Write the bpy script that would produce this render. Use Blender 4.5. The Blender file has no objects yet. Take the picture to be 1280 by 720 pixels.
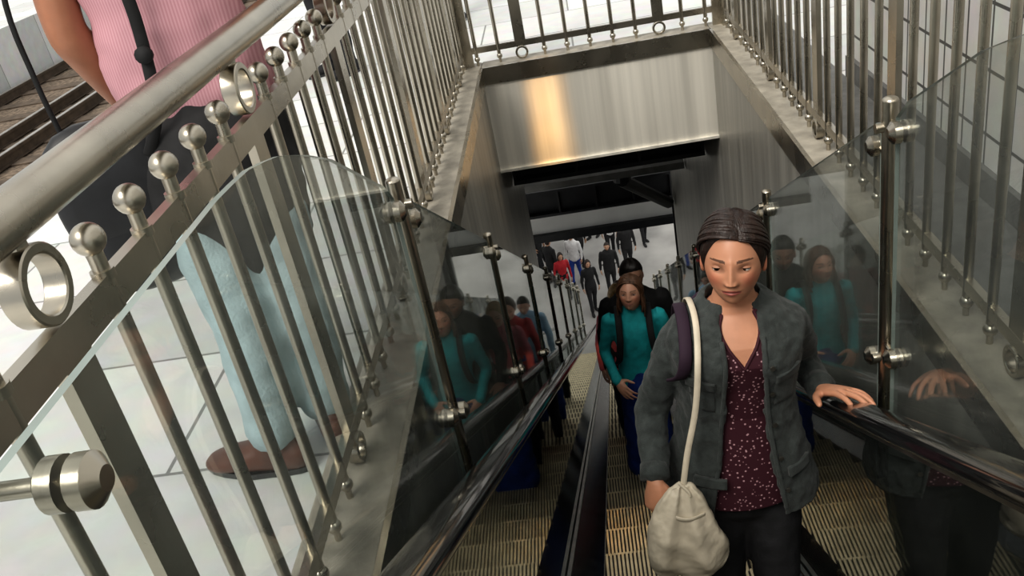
import bpy, bmesh, math, random
from mathutils import Vector, Matrix
random.seed(4)
scene = bpy.context.scene
V = Vector
pi = math.pi

# ------------------------------------------------------------------ materials
def nodes(name):
    m = bpy.data.materials.new(name); m.use_nodes = True
    nt = m.node_tree
    return m, nt, nt.nodes["Principled BSDF"]

def mk(name, col, rough=0.5, metal=0.0, var=0.12, scale=12, bump=0.0, bscale=None, stretch=(1,1,1),
       coat=0.0, rvar=0.0, spec=0.5, sheen=0.0):
    m, nt, b = nodes(name)
    N = nt.nodes; L = nt.links
    tc = N.new("ShaderNodeTexCoord"); mp = N.new("ShaderNodeMapping")
    mp.inputs["Scale"].default_value = stretch
    L.new(tc.outputs["Object"], mp.inputs[0])
    no = N.new("ShaderNodeTexNoise"); no.inputs["Scale"].default_value = scale; no.inputs["Detail"].default_value = 5
    L.new(mp.outputs[0], no.inputs["Vector"])
    cr = N.new("ShaderNodeValToRGB")
    cr.color_ramp.elements[0].position = 0.3; cr.color_ramp.elements[1].position = 0.7
    cr.color_ramp.elements[0].color = [max(0, c*(1-var)) for c in col[:3]] + [1]
    cr.color_ramp.elements[1].color = [min(1, c*(1+var)) for c in col[:3]] + [1]
    L.new(no.outputs["Fac"], cr.inputs[0]); L.new(cr.outputs[0], b.inputs["Base Color"])
    b.inputs["Roughness"].default_value = rough; b.inputs["Metallic"].default_value = metal
    b.inputs["Coat Weight"].default_value = coat
    b.inputs["Specular IOR Level"].default_value = spec
    b.inputs["Sheen Weight"].default_value = sheen
    if rvar:
        mr = N.new("ShaderNodeMapRange"); mr.inputs[3].default_value = rough-rvar; mr.inputs[4].default_value = rough+rvar
        L.new(no.outputs["Fac"], mr.inputs[0]); L.new(mr.outputs[0], b.inputs["Roughness"])
    if bump:
        n2 = N.new("ShaderNodeTexNoise"); n2.inputs["Scale"].default_value = bscale or scale*4; n2.inputs["Detail"].default_value = 4
        L.new(mp.outputs[0], n2.inputs["Vector"])
        bp = N.new("ShaderNodeBump"); bp.inputs["Strength"].default_value = bump; bp.inputs["Distance"].default_value = 0.01
        L.new(n2.outputs["Fac"], bp.inputs["Height"]); L.new(bp.outputs[0], b.inputs["Normal"])
    return m

def mk_glass(name, tint, base=0.035, graze=0.9, haze=0.0, rough=0.02):
    m = bpy.data.materials.new(name); m.use_nodes = True
    nt = m.node_tree; N = nt.nodes; L = nt.links
    N.clear()
    out = N.new("ShaderNodeOutputMaterial")
    tr = N.new("ShaderNodeBsdfTransparent"); tr.inputs[0].default_value = (*tint, 1)
    gl = N.new("ShaderNodeBsdfGlossy"); gl.inputs["Roughness"].default_value = rough
    gl.inputs[0].default_value = (0.92, 0.94, 0.93, 1)
    df = N.new("ShaderNodeBsdfDiffuse"); df.inputs[0].default_value = (0.6, 0.62, 0.6, 1)
    ge = N.new("ShaderNodeNewGeometry")
    dt = N.new("ShaderNodeVectorMath"); dt.operation = 'DOT_PRODUCT'
    L.new(ge.outputs["Normal"], dt.inputs[0]); L.new(ge.outputs["Incoming"], dt.inputs[1])
    ab = N.new("ShaderNodeMath"); ab.operation = 'ABSOLUTE'; L.new(dt.outputs["Value"], ab.inputs[0])
    om = N.new("ShaderNodeMath"); om.operation = 'SUBTRACT'; om.inputs[0].default_value = 1.0; om.use_clamp = True; L.new(ab.outputs[0], om.inputs[1])
    pw = N.new("ShaderNodeMath"); pw.operation = 'POWER'; pw.inputs[1].default_value = 4.5; L.new(om.outputs[0], pw.inputs[0])
    mu = N.new("ShaderNodeMath"); mu.operation = 'MULTIPLY_ADD'; mu.inputs[1].default_value = graze; mu.inputs[2].default_value = base; mu.use_clamp = True
    L.new(pw.outputs[0], mu.inputs[0])
    mx0 = N.new("ShaderNodeMixShader")
    tc = N.new("ShaderNodeTexCoord"); no = N.new("ShaderNodeTexNoise"); no.inputs["Scale"].default_value = 4
    L.new(tc.outputs["Object"], no.inputs["Vector"])
    mh = N.new("ShaderNodeMath"); mh.operation = 'MULTIPLY'; mh.inputs[1].default_value = haze
    L.new(no.outputs["Fac"], mh.inputs[0]); L.new(mh.outputs[0], mx0.inputs[0])
    L.new(tr.outputs[0], mx0.inputs[1]); L.new(df.outputs[0], mx0.inputs[2])
    mx = N.new("ShaderNodeMixShader")
    L.new(mu.outputs[0], mx.inputs[0]); L.new(mx0.outputs[0], mx.inputs[1]); L.new(gl.outputs[0], mx.inputs[2])
    L.new(mx.outputs[0], out.inputs[0])
    return m

def mk_tiles(name, c1, c2, mortar, w, h, msize, rough, offset=0.0, axis='XY', bump=0.3, val=1.15):
    m, nt, b = nodes(name); N = nt.nodes; L = nt.links
    tc = N.new("ShaderNodeTexCoord"); sp = N.new("ShaderNodeSeparateXYZ"); cb = N.new("ShaderNodeCombineXYZ")
    L.new(tc.outputs["Object"], sp.inputs[0])
    L.new(sp.outputs[{'X':0,'Y':1,'Z':2}[axis[0]]], cb.inputs[0]); L.new(sp.outputs[{'X':0,'Y':1,'Z':2}[axis[1]]], cb.inputs[1])
    br = N.new("ShaderNodeTexBrick"); br.offset = offset
    br.inputs["Color1"].default_value = (*c1, 1); br.inputs["Color2"].default_value = (*c2, 1); br.inputs["Mortar"].default_value = (*mortar, 1)
    br.inputs["Scale"].default_value = 1; br.inputs["Mortar Size"].default_value = msize
    br.inputs["Brick Width"].default_value = w; br.inputs["Row Height"].default_value = h
    L.new(cb.outputs[0], br.inputs["Vector"])
    no = N.new("ShaderNodeTexNoise"); no.inputs["Scale"].default_value = 9; no.inputs["Detail"].default_value = 6
    L.new(tc.outputs["Object"], no.inputs["Vector"])
    mx = N.new("ShaderNodeMix"); mx.data_type = 'RGBA'; mx.blend_type = 'MULTIPLY'; mx.inputs[0].default_value = 0.35
    L.new(br.outputs["Color"], mx.inputs[6]); L.new(no.outputs["Color"], mx.inputs[7])
    hs = N.new("ShaderNodeHueSaturation"); hs.inputs["Saturation"].default_value = 0.55; hs.inputs["Value"].default_value = val
    L.new(mx.outputs[2], hs.inputs["Color"]); L.new(hs.outputs[0], b.inputs["Base Color"])
    b.inputs["Roughness"].default_value = rough
    bp = N.new("ShaderNodeBump"); bp.inputs["Strength"].default_value = bump; bp.inputs["Distance"].default_value = 0.004; bp.invert = True
    L.new(br.outputs["Fac"], bp.inputs["Height"]); L.new(bp.outputs[0], b.inputs["Normal"])
    return m

def mk_dots(name, base, dot, scale, thr, rough=0.8):
    m, nt, b = nodes(name); N = nt.nodes; L = nt.links
    tc = N.new("ShaderNodeTexCoord"); vo = N.new("ShaderNodeTexVoronoi"); vo.inputs["Scale"].default_value = scale
    L.new(tc.outputs["Object"], vo.inputs["Vector"])
    cr = N.new("ShaderNodeValToRGB"); cr.color_ramp.interpolation = 'LINEAR'
    cr.color_ramp.elements[0].position = thr; cr.color_ramp.elements[0].color = (*dot, 1)
    cr.color_ramp.elements[1].position = thr+0.08; cr.color_ramp.elements[1].color = (*base, 1)
    L.new(vo.outputs["Distance"], cr.inputs[0]); L.new(cr.outputs[0], b.inputs["Base Color"])
    b.inputs["Roughness"].default_value = rough
    return m

def mk_stripes(name, c1, c2, freq, rough=0.8):
    m, nt, b = nodes(name); N = nt.nodes; L = nt.links
    tc = N.new("ShaderNodeTexCoord"); wv = N.new("ShaderNodeTexWave"); wv.inputs["Scale"].default_value = freq
    wv.bands_direction = 'X'
    L.new(tc.outputs["Object"], wv.inputs["Vector"])
    cr = N.new("ShaderNodeValToRGB"); cr.color_ramp.elements[0].position = .35; cr.color_ramp.elements[1].position = .65
    cr.color_ramp.elements[0].color = (*c1, 1); cr.color_ramp.elements[1].color = (*c2, 1)
    L.new(wv.outputs["Fac"], cr.inputs[0]); L.new(cr.outputs[0], b.inputs["Base Color"])
    b.inputs["Roughness"].default_value = rough
    return m

def mk_vcol(name, rough=0.5, sss=0.0):
    m, nt, b = nodes(name); N = nt.nodes; L = nt.links
    at = N.new("ShaderNodeAttribute"); at.attribute_name = "Col"
    L.new(at.outputs["Color"], b.inputs["Base Color"])
    b.inputs["Roughness"].default_value = rough
    b.inputs["Subsurface Weight"].default_value = sss
    b.inputs["Subsurface Radius"].default_value = (0.01, 0.004, 0.002)
    return m

STEEL = mk("brushed_steel", (0.46, 0.425, 0.36), 0.28, 1.0, 0.18, 6, 0.04, 60, rvar=0.08)
STEEL_D = mk("aged_steel", (0.36, 0.34, 0.31), 0.4, 1.0, 0.25, 8, 0.05, 50, rvar=0.1)
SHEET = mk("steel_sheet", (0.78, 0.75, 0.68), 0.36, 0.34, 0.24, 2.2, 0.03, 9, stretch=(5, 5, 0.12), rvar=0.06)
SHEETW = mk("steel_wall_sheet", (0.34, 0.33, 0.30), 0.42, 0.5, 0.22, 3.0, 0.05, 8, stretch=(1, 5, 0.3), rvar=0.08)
DARK = mk("dark_painted_steel", (0.018, 0.019, 0.021), 0.45, 0.2, 0.3, 6)
MIDG = mk("grey_painted_steel", (0.22, 0.22, 0.21), 0.5, 0.1, 0.3, 6)
DECK = mk("black_deck_metal", (0.02, 0.02, 0.021), 0.2, 0.5, 0.3, 10, rvar=0.05)
RUBBER = mk("black_rubber", (0.008, 0.008, 0.009), 0.16, 0.0, 0.2, 10, coat=0.6)
GLASS = mk_glass("clear_glass", (0.88, 0.90, 0.89), 0.025, 0.95, 0.10)
GLASS2 = mk_glass("balustrade_glass", (0.60, 0.63, 0.62), 0.05, 1.3, 0.03)
GEDGE = mk("glass_edge", (0.26, 0.31, 0.29), 0.2, 0, 0.1, 10)
CURB = mk("stone_curb", (0.31, 0.285, 0.24), 0.55, 0, 0.3, 14, 0.2, 90)
FLOOR = mk_tiles("platform_paving", (0.74, 0.75, 0.73), (0.55, 0.57, 0.56), (0.24, 0.24, 0.23), 1.2, 0.6, 0.006, 0.5, offset=0.5)
DIRTY = mk("dark_asphalt", (0.15, 0.15, 0.145), 0.7, 0, 0.2, 20, 0.2, 120)
TILE = mk_tiles("white_wall_tile", (0.80, 0.79, 0.74), (0.75, 0.74, 0.69), (0.10, 0.10, 0.10), 0.17, 0.20, 0.006, 0.3, axis='YZ')
GROUND = mk("street_concrete", (0.31, 0.305, 0.295), 0.7, 0, 0.25, 0.8, 0.1, 10)
SLAB = mk("concrete_slab", (0.30, 0.29, 0.27), 0.8, 0, 0.2, 3)
BALLAST = mk("ballast_gravel", (0.15, 0.115, 0.085), 0.9, 0, 0.65, 22, 1.0, 35)
RAILM = mk("rail_steel", (0.10, 0.075, 0.055), 0.45, 0.4, 0.3, 10)
RAILT = mk("rail_head_worn", (0.50, 0.48, 0.45), 0.3, 0.9, 0.2, 10)
SLEEP = mk("sleeper_wood", (0.10,0.075,0.055), 0.85, 0, .4, 9, .4)
TREAD = mk("tread_aluminium", (0.46, 0.40, 0.27), 0.40, 0.7, 0.2, 14)
TREAD_D = mk("tread_groove", (0.05, 0.045, 0.04), 0.6, 0.3, 0.2, 14)
PALE = mk("pale_painted_panel", (0.6, 0.6, 0.58), 0.5, 0, 0.08, 3)

# ------------------------------------------------------------------ mesh helpers
def empty(name, loc=(0,0,0), rotz=0, sc=1):
    e = bpy.data.objects.new(name, None); scene.collection.objects.link(e)
    e.empty_display_size = 0.1
    e.location = loc; e.rotation_euler = (0, 0, rotz); e.scale = (sc, sc, sc)
    return e

def finish(name, bm, mats, parent=None, smooth=False, shift=False, autosmooth=None):
    bmesh.ops.recalc_face_normals(bm, faces=bm.faces)
    if shift and parent: bmesh.ops.translate(bm, verts=bm.verts, vec=-V(parent.location))
    me = bpy.data.meshes.new(name); bm.to_mesh(me); bm.free()
    if not isinstance(mats, (list, tuple)): mats = [mats]
    for m in mats: me.materials.append(m)
    if smooth:
        for p in me.polygons: p.use_smooth = True
    o = bpy.data.objects.new(name, me); scene.collection.objects.link(o)
    if autosmooth is not None:
        for p in me.polygons: p.use_smooth = True
        try: me.set_sharp_from_angle(angle=autosmooth)
        except Exception: pass
    if parent: o.parent = parent
    return o

def box(bm, lo, hi, mi=0):
    x0,y0,z0 = lo; x1,y1,z1 = hi
    vs = [bm.verts.new(p) for p in [(x0,y0,z0),(x1,y0,z0),(x1,y1,z0),(x0,y1,z0),(x0,y0,z1),(x1,y0,z1),(x1,y1,z1),(x0,y1,z1)]]
    for f in [(0,3,2,1),(4,5,6,7),(0,1,5,4),(1,2,6,5),(2,3,7,6),(3,0,4,7)]:
        fc = bm.faces.new([vs[i] for i in f]); fc.material_index = mi

def prism_x(bm, poly, x0, x1, mi=0, mi_edge=None):
    a = [bm.verts.new((x0, y, z)) for y, z in poly]; b = [bm.verts.new((x1, y, z)) for y, z in poly]
    f = bm.faces.new(a); f.material_index = mi
    f = bm.faces.new(b[::-1]); f.material_index = mi
    n = len(poly)
    for i in range(n):
        f = bm.faces.new([a[i], a[(i+1)%n], b[(i+1)%n], b[i]]); f.material_index = mi if mi_edge is None else mi_edge

def prism_path(bm, sec, y0, y1, L, mi=0):
    a = [bm.verts.new((x, y0, L(y0)+z)) for x, z in sec]; b = [bm.verts.new((x, y1, L(y1)+z)) for x, z in sec]
    n = len(sec)
    bm.faces.new(a).material_index = mi; bm.faces.new(b[::-1]).material_index = mi
    for i in range(n):
        bm.faces.new([a[i], a[(i+1)%n], b[(i+1)%n], b[i]]).material_index = mi

def cyl(bm, p0, p1, r, seg=14, r2=None, mi=0):
    p0 = V(p0); p1 = V(p1); t = (p1-p0).normalized()
    s = t.orthogonal().normalized(); w = t.cross(s); r2 = r if r2 is None else r2
    A = []; B = []
    for i in range(seg):
        a = 2*pi*i/seg; d = s*math.cos(a)+w*math.sin(a)
        A.append(bm.verts.new(p0+d*r)); B.append(bm.verts.new(p1+d*r2))
    bm.faces.new(A[::-1]).material_index = mi; bm.faces.new(B).material_index = mi
    for i in range(seg):
        bm.faces.new([A[i], A[(i+1)%seg], B[(i+1)%seg], B[i]]).material_index = mi

def ball(bm, c, r, u=16, v=10, sc=(1,1,1), mi=0):
    M = Matrix.Translation(c) @ Matrix.Diagonal((*sc, 1))
    g = bmesh.ops.create_uvsphere(bm, u_segments=u, v_segments=v, radius=r, matrix=M)
    for vv in g['verts']:
        for f in vv.link_faces: f.material_index = mi

def band(bm, c, R, r, width, axis, seg=32):
    c = V(c); t = V(axis).normalized(); s = t.orthogonal().normalized(); w = t.cross(s)
    rings = []
    bev = 0.15*(R-r)
    prof = [(R, -width/2+bev), (R, width/2-bev), (R-bev, width/2), (r+bev, width/2), (r, width/2-bev), (r, -width/2+bev), (r+bev, -width/2), (R-bev, -width/2)]
    for i in range(seg):
        a = 2*pi*i/seg; d = s*math.cos(a)+w*math.sin(a)
        rings.append([bm.verts.new(c+d*q+t*h) for q, h in prof])
    for i in range(seg):
        A = rings[i]; B = rings[(i+1)%seg]
        for k in range(8):
            bm.faces.new([A[k], A[(k+1)%8], B[(k+1)%8], B[k]])

def catmull(P, n):
    out = []
    m = len(P)
    for i in range(m-1):
        p0 = P[max(i-1,0)]; p1 = P[i]; p2 = P[i+1]; p3 = P[min(i+2,m-1)]
        for k in range(n):
            t = k/n
            out.append([0.5*((2*b)+(-a+c)*t+(2*a-5*b+4*c-d)*t*t+(-a+3*b-3*c+d)*t**3) for a,b,c,d in zip(p0,p1,p2,p3)])
    out.append(list(P[-1]))
    return out

def loft(bm, pts, rad, ref=(1,0,0), seg=16, sub=4, mi=0, cap=True, squ=1.0):
    P = [list(p)+[r[0], r[1]] if isinstance(r,(tuple,list)) else list(p)+[r, r] for p, r in zip(pts, rad)]
    D = catmull(P, sub) if sub > 1 and len(P) > 2 else P
    C = [V(d[:3]) for d in D]; n = len(C); rings = []
    ref = V(ref)
    fr = []
    for i in range(n):
        t = (C[min(i+1,n-1)]-C[max(i-1,0)])
        if t.length < 1e-9: t = V((0,0,1))
        t.normalize()
        s = ref-t*ref.dot(t)
        if s.length < 0.05: s = t.orthogonal()
        s.normalize(); fr.append((t, s, t.cross(s)))
    seq = []
    if cap:
        t,s,w = fr[0]; r = min(D[0][3], D[0][4])
        seq += [(C[0]-t*r*0.85, .42, 0), (C[0]-t*r*0.55, .78, 0)]
    for i in range(n): seq.append((C[i], 1, i))
    if cap:
        t = fr[-1][0]; r = min(D[-1][3], D[-1][4])
        seq += [(C[-1]+t*r*0.55, .78, n-1), (C[-1]+t*r*0.85, .42, n-1)]
    for c, k, i in seq:
        t,s,w = fr[i]; a = max(D[i][3],1e-4)*k; b = max(D[i][4],1e-4)*k
        R = []
        for j in range(seg):
            th = 2*pi*j/seg; cx = math.cos(th); cy = math.sin(th)
            if squ != 1.0:
                cx = math.copysign(abs(cx)**squ, cx); cy = math.copysign(abs(cy)**squ, cy)
            R.append(bm.verts.new(c+s*cx*a+w*cy*b))
        rings.append(R)
    for A, B in zip(rings, rings[1:]):
        for j in range(seg):
            bm.faces.new([A[j], A[(j+1)%seg], B[(j+1)%seg], B[j]]).material_index = mi
    bm.faces.new(rings[0][::-1]).material_index = mi; bm.faces.new(rings[-1]).material_index = mi

_tex = {}
def clouds(size):
    if size not in _tex:
        t = bpy.data.textures.new("folds_%g" % size, 'CLOUDS'); t.noise_scale = size; t.noise_depth = 2
        _tex[size] = t
    return _tex[size]

def remesh(o, vox, it=4, fold=0.0, fsize=0.08):
    m = o.modifiers.new("remesh", 'REMESH'); m.mode = 'VOXEL'; m.voxel_size = vox; m.use_smooth_shade = True
    if fold:
        d = o.modifiers.new("folds", 'DISPLACE'); d.texture = clouds(fsize); d.strength = fold; d.mid_level = 0.5
        d.texture_coords = 'LOCAL'
    if it:
        s = o.modifiers.new("smooth", 'SMOOTH'); s.iterations = it; s.factor = 0.5
    return o

# ------------------------------------------------------------------ CAMERA
CAMZ = 1.35
B_ = V((0.106, -0.878, 0.466)).normalized()
R_ = V((0.983, 0.024, -0.178)); R_ = (R_-B_*R_.dot(B_)).normalized()
U_ = B_.cross(R_)
cam_d = bpy.data.cameras.new("camera"); cam = bpy.data.objects.new("camera", cam_d); scene.collection.objects.link(cam)
M = Matrix((R_, U_, B_)).transposed().to_4x4(); M.translation = V((0, 0, CAMZ)); cam.matrix_world = M
cam_d.lens = 36*1125/1280; cam_d.sensor_width = 36; cam_d.clip_start = 0.02
scene.camera = cam

# ------------------------------------------------------------------ SHELL
XC = 0.115
def mir(x): return 2*XC-x
WL, WR, WY = -0.55, 0.78, 5.2
L = lambda y: -0.08-0.577*y

bm = bmesh.new()
box(bm, (-3.2,-4,-0.6), (WL-0.02,12,0)); box(bm, (WL-0.02,WY+0.02,-0.6), (WR+0.02,12,0)); box(bm, (WR+0.02,-4,-0.6), (4.0,12,-0.001))
box(bm, (WL-0.02,-4,-0.6), (WR+0.02,-1.2,0))
floor = finish("floor", bm, FLOOR)
bm = bmesh.new()
box(bm, (-60,-30,-11.9), (60,90,-11.65))
finish("ground", bm, GROUND)
bm = bmesh.new(); box(bm, (-7.3,-4,-1.1), (-3.2,30,-0.78)); finish("track_bed", bm, BALLAST)
bm = bmesh.new(); box(bm, (-16,-4,-1.1), (-7.3,30,0.0)); finish("opposite_platform", bm, FLOOR)
bm = bmesh.new()
for x in (-4.0, -5.44, -5.9, -7.1):
    box(bm, (x-0.05,-4,-0.765), (x+0.05,30,-0.758)); box(bm, (x-0.012,-4,-0.758), (x+0.012,30,-0.68)); box(bm, (x-0.030,-4,-0.68), (x+0.030,30,-0.654)); box(bm, (x-0.024,-4,-0.654), (x+0.024,30,-0.65), 2)
for i in range(50):
    box(bm, (-5.70,-3.8+i*0.65,-0.779), (-3.7,-3.58+i*0.65,-0.765), 1)
    box(bm, (-7.28,-3.8+i*0.65,-0.779), (-5.72,-3.58+i*0.65,-0.765), 1)
finish("railway_track", bm, [RAILM, SLEEP, RAILT])
bm = bmesh.new(); box(bm, (-3.22,-4,0.0), (-2.9,12,0.012)); finish("trim_1", bm, mk("platform_edge_stone", (0.75,0.75,0.73), 0.6))

bm = bmesh.new()
box(bm, (-0.74,-0.4,0), (WL,WY+0.17,0.045)); box(bm, (WR,-0.4,0), (0.95,WY+0.17,0.045)); box(bm, (WL,WY,0), (WR,WY+0.17,0.045))
c = finish("trim_2", bm, CURB); b = c.modifiers.new("b", 'BEVEL'); b.width = 0.008; b.segments = 2
bm = bmesh.new()
box(bm, (WL-0.004,-0.4,-0.05), (WL+0.012,WY,0.05)); box(bm, (WR-0.012,-0.4,-0.05), (WR+0.004,WY,0.05)); box(bm, (WL,WY-0.012,-0.05), (WR,WY+0.004,0.05))
finish("trim_3", bm, STEEL)
bm = bmesh.new()
prism_x(bm, [(-0.9,0.0),(WY+0.02,0.0),(WY+0.02,-0.6),(6.7,-0.6),(6.7,L(6.7)-0.6),(-0.9,-0.5)], WL-0.02, WL)
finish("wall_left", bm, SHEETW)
bm = bmesh.new()
prism_x(bm, [(-0.9,0.0),(WY+0.02,0.0),(WY+0.02,-0.6),(8.6,-0.6),(8.6,L(8.6)-0.6),(-0.9,-0.5)], WR, WR+0.02)
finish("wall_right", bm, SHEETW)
bm = bmesh.new()
box(bm, (WL,WY,-0.60), (WR,WY+0.02,0.0))
box(bm, (WL,WY-0.02,-0.60), (WR,WY,-0.585)); box(bm, (WL,WY-0.006,-0.02), (WR,WY,0.0))
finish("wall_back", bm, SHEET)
bm = bmesh.new(); box(bm, (1.22,-2,0), (1.42,4.1,3.0)); finish("wall_tiled", bm, TILE)
bm = bmesh.new(); box(bm, (1.20,-2,0), (1.22,4.1,0.10)); finish("baseboard_right", bm, DIRTY)
bm = bmesh.new(); box(bm, (0.96,-2,0.0), (1.20,12,0.004)); finish("trim_4", bm, DIRTY)

def beam(name, x0, x1, y, z0, z1, d=0.25, mat=DARK):
    bm = bmesh.new(); t = 0.03
    box(bm, (x0,y-d/2,z1-t), (x1,y+d/2,z1)); box(bm, (x0,y-d/2,z0), (x1,y+d/2,z0+t)); box(bm, (x0,y-0.012,z0+t), (x1,y+0.012,z1-t))
    n = max(2, int((x1-x0)/0.4))
    for i in range(n+1):
        xx = x0+(x1-x0-0.02)*i/n
        box(bm, (xx,y-d/2+0.01,z0+t), (xx+0.02,y+d/2-0.01,z1-t))
    return finish(name, bm, mat)
beam("steel_beam", WL+0.01, WR-0.01, 5.9, -0.94, -0.62, 0.2)
beam("steel_beam", -1.6, 2.4, 8.95, -2.56, -2.26, 0.2)
beam("steel_beam", WL-0.3, WR-0.01, 7.2, -1.56, -1.50, 0.1, MIDG)
bm = bmesh.new(); box(bm, (-1.2,10.4,-3.46), (1.15,10.5,-3.0)); box(bm, (-1.2,10.33,-3.56), (1.15,10.5,-3.46), 1); finish("pale_fascia_panel", bm, [PALE, DARK])
bm = bmesh.new()
cyl(bm, (0.25,7.4,-1.68), (0.72,8.5,-2.45), 0.06, 10)
cyl(bm, (0.25,7.4,-1.68), (0.25,7.4,-1.60), 0.08, 12)
finish("diagonal_brace", bm, DARK)
for nx in (0.86, -2.6):
    bm = bmesh.new()
    box(bm, (nx,9.3,-11.65), (nx+0.38,9.34,-0.6)); box(bm, (nx,9.7,-11.65), (nx+0.38,9.74,-0.6)); box(bm, (nx+0.17,9.34,-11.65), (nx+0.21,9.70,-0.6))
    finish("steel_column", bm, DARK)

# ------------------------------------------------------------------ RAILINGS
def railing(name, p0, p1, ring0, spacing=0.8, n=6):
    p0 = V(p0); p1 = V(p1); d = (p1-p0).normalized(); LN = (p1-p0).length
    q = V((-d.y, d.x, 0))
    bm = bmesh.new()
    def P(s, z, o=0): return V((p0.x+d.x*s+q.x*o, p0.y+d.y*s+q.y*o, z))
    def obox(s0, s1, o0, o1, z0, z1):
        vs = [bm.verts.new(P(s, z, o)) for z in (z0, z1) for s, o in ((s0,o0),(s1,o0),(s1,o1),(s0,o1))]
        for f in [(0,3,2,1),(4,5,6,7),(0,1,5,4),(1,2,6,5),(2,3,7,6),(3,0,4,7)]: bm.faces.new([vs[i] for i in f])
    cyl(bm, P(0,1.05), P(LN,1.05), 0.031, 24)
    ball(bm, P(0,1.05), 0.031); ball(bm, P(LN,1.05), 0.031)
    obox(0, LN, -0.010, 0.010, 0.862, 0.912)
    obox(0, LN, -0.010, 0.010, 0.118, 0.152)
    s = ring0
    st = spacing/n
    j = -int(ring0/st)
    while ring0+j*st < LN-0.01:
        s = ring0+j*st
        if s > 0.005:
            if j % n == 0:
                band(bm, P(s,0.966), 0.050, 0.036, 0.032, q)
                cyl(bm, P(s,1.008), P(s,1.03), 0.012, 10)
                band(bm, P(s,0.083), 0.038, 0.026, 0.03, q, 24)
                obox(s-0.032, s+0.032, -0.009, 0.009, 0.152, 0.862)
            else:
                cyl(bm, P(s,0.10), P(s,0.945), 0.0115, 12)
                cyl(bm, P(s,0.905), P(s,0.918), 0.016, 12)
                ball(bm, P(s,0.962), 0.0225, 18, 12)
                cyl(bm, P(s,0.045), P(s,0.10), 0.008, 8)
                ball(bm, P(s,0.083), 0.017, 12, 8)
        j += 1
    for s in (0.03, LN-0.03):
        obox(s-0.03, s+0.03, -0.012, 0.012, 0.045, 0.90)
    return finish(name, bm, STEEL, autosmooth=0.6)
RX = 0.865
railing("railing", (-0.65,-0.7,0), (-0.65,5.29,0), 0.8)
railing("railing", (RX,-0.7,0), (RX,5.29,0), 0.8)
railing("railing", (-0.65,5.29,0), (RX,5.29,0), 0.35)

# ------------------------------------------------------------------ GLASS GUARDS
def zt(y):
    T = [(-2,0.975),(1.08,0.975),(1.2,0.965),(1.32,0.94),(1.45,0.895),(1.6,0.83)]
    if y >= 1.6: return 0.83-0.577*(y-1.6)
    for a, b in zip(T, T[1:]):
        if a[0] <= y <= b[0]: return a[1]+(b[1]-a[1])*(y-a[0])/(b[0]-a[0])
def guard(name, x, rail_x):
    e = empty(name, (x, 0, 0))
    posts = [2.06+1.46*i for i in range(8)]
    bm = bmesh.new()
    edges = [-0.7]+posts
    for i, (a, b) in enumerate(zip(edges, edges[1:])):
        a2 = a+0.05 if i else a; b2 = b-0.05
        ys = [a2+(b2-a2)*k/40 for k in range(41)]
        top = [(y, zt(y)) for y in ys]
        top[0] = (top[0][0], top[0][1]-0.02); top[-1] = (top[-1][0], top[-1][1]-0.02)
        bot = [(b2, 0.03-0.577*b2), (0, 0.05), (a2, 0.05)] if a2 < 0 else [(b2, 0.03-0.577*b2), (a2, 0.03-0.577*a2)]
        prism_x(bm, top+bot, x-0.005, x+0.005, 0, 1)
    finish("panes", bm, [GLASS, GEDGE], e, shift=True)
    bm = bmesh.new()
    def disc(yy, zz):
        for sx in (-1, 1):
            cyl(bm, (x+sx*0.005,yy,zz), (x+sx*0.021,yy,zz), 0.026, 22)
            cyl(bm, (x+sx*0.021,yy,zz), (x+sx*0.032,yy,zz), 0.026, 22, 0.012)
    for y in posts:
        z1 = zt(y); zb = -0.05-0.577*y
        cyl(bm, (x,y,zb), (x,y,z1+0.035), 0.019, 18); ball(bm, (x,y,z1+0.035), 0.019, 16, 8, (1,1,.5))
        for zc in (z1-0.03, z1-0.68):
            for sy in (-1, 1):
                yy = y+sy*0.075; zz = zc-0.577*0.075*sy
                if zc > z1-0.1: zz -= 0.03
                cyl(bm, (x,y,zz), (x,yy,zz), 0.009, 10)
                disc(yy, zz)
            cyl(bm, (x-0.035,y,zc), (x+0.035,y,zc), 0.012, 12)
    for zz in (0.905, 0.135):
        disc(0.60, zz); cyl(bm, (x,0.60,zz), (rail_x,0.60,zz), 0.009, 12)
    finish("posts_and_clamps", bm, STEEL, e, shift=True, autosmooth=0.6)
guard("glass_guard", -0.485, -0.638)
guard("glass_guard", mir(-0.485)-0.01, RX-0.012)

# ------------------------------------------------------------------ ESCALATOR
esc = empty("escalator", (XC, 0, 0))
SW = 0.315
bm = bmesh.new()
for k in range(0, 50):
    yk = 0.3+0.4*k; z = -0.08-0.577*(yk-0.2)
    box(bm, (XC-SW,yk-0.4,z-0.03), (XC+SW,yk-0.002,z-0.012), 1)
    box(bm, (XC-SW,yk-0.018,z-0.235), (XC+SW,yk-0.012,z-0.012), 1)
    nr = 34 if k < 16 else 18
    w = 2*SW/nr
    for i in range(nr):
        x0 = XC-SW+w*i
        box(bm, (x0+w*0.2,yk-0.395,z-0.012), (x0+w*0.75,yk-0.002,z), 0)
        box(bm, (x0+w*0.2,yk-0.012,z-0.235), (x0+w*0.75,yk-0.002,z-0.012), 0)
finish("steps", bm, [TREAD, TREAD_D], esc, shift=True)
bm = bmesh.new()
box(bm, (XC-0.66,-1.2,-0.05), (XC+0.66,-0.1,0.0)); finish("landing_plate", bm, STEEL_D, esc, shift=True)
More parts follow.
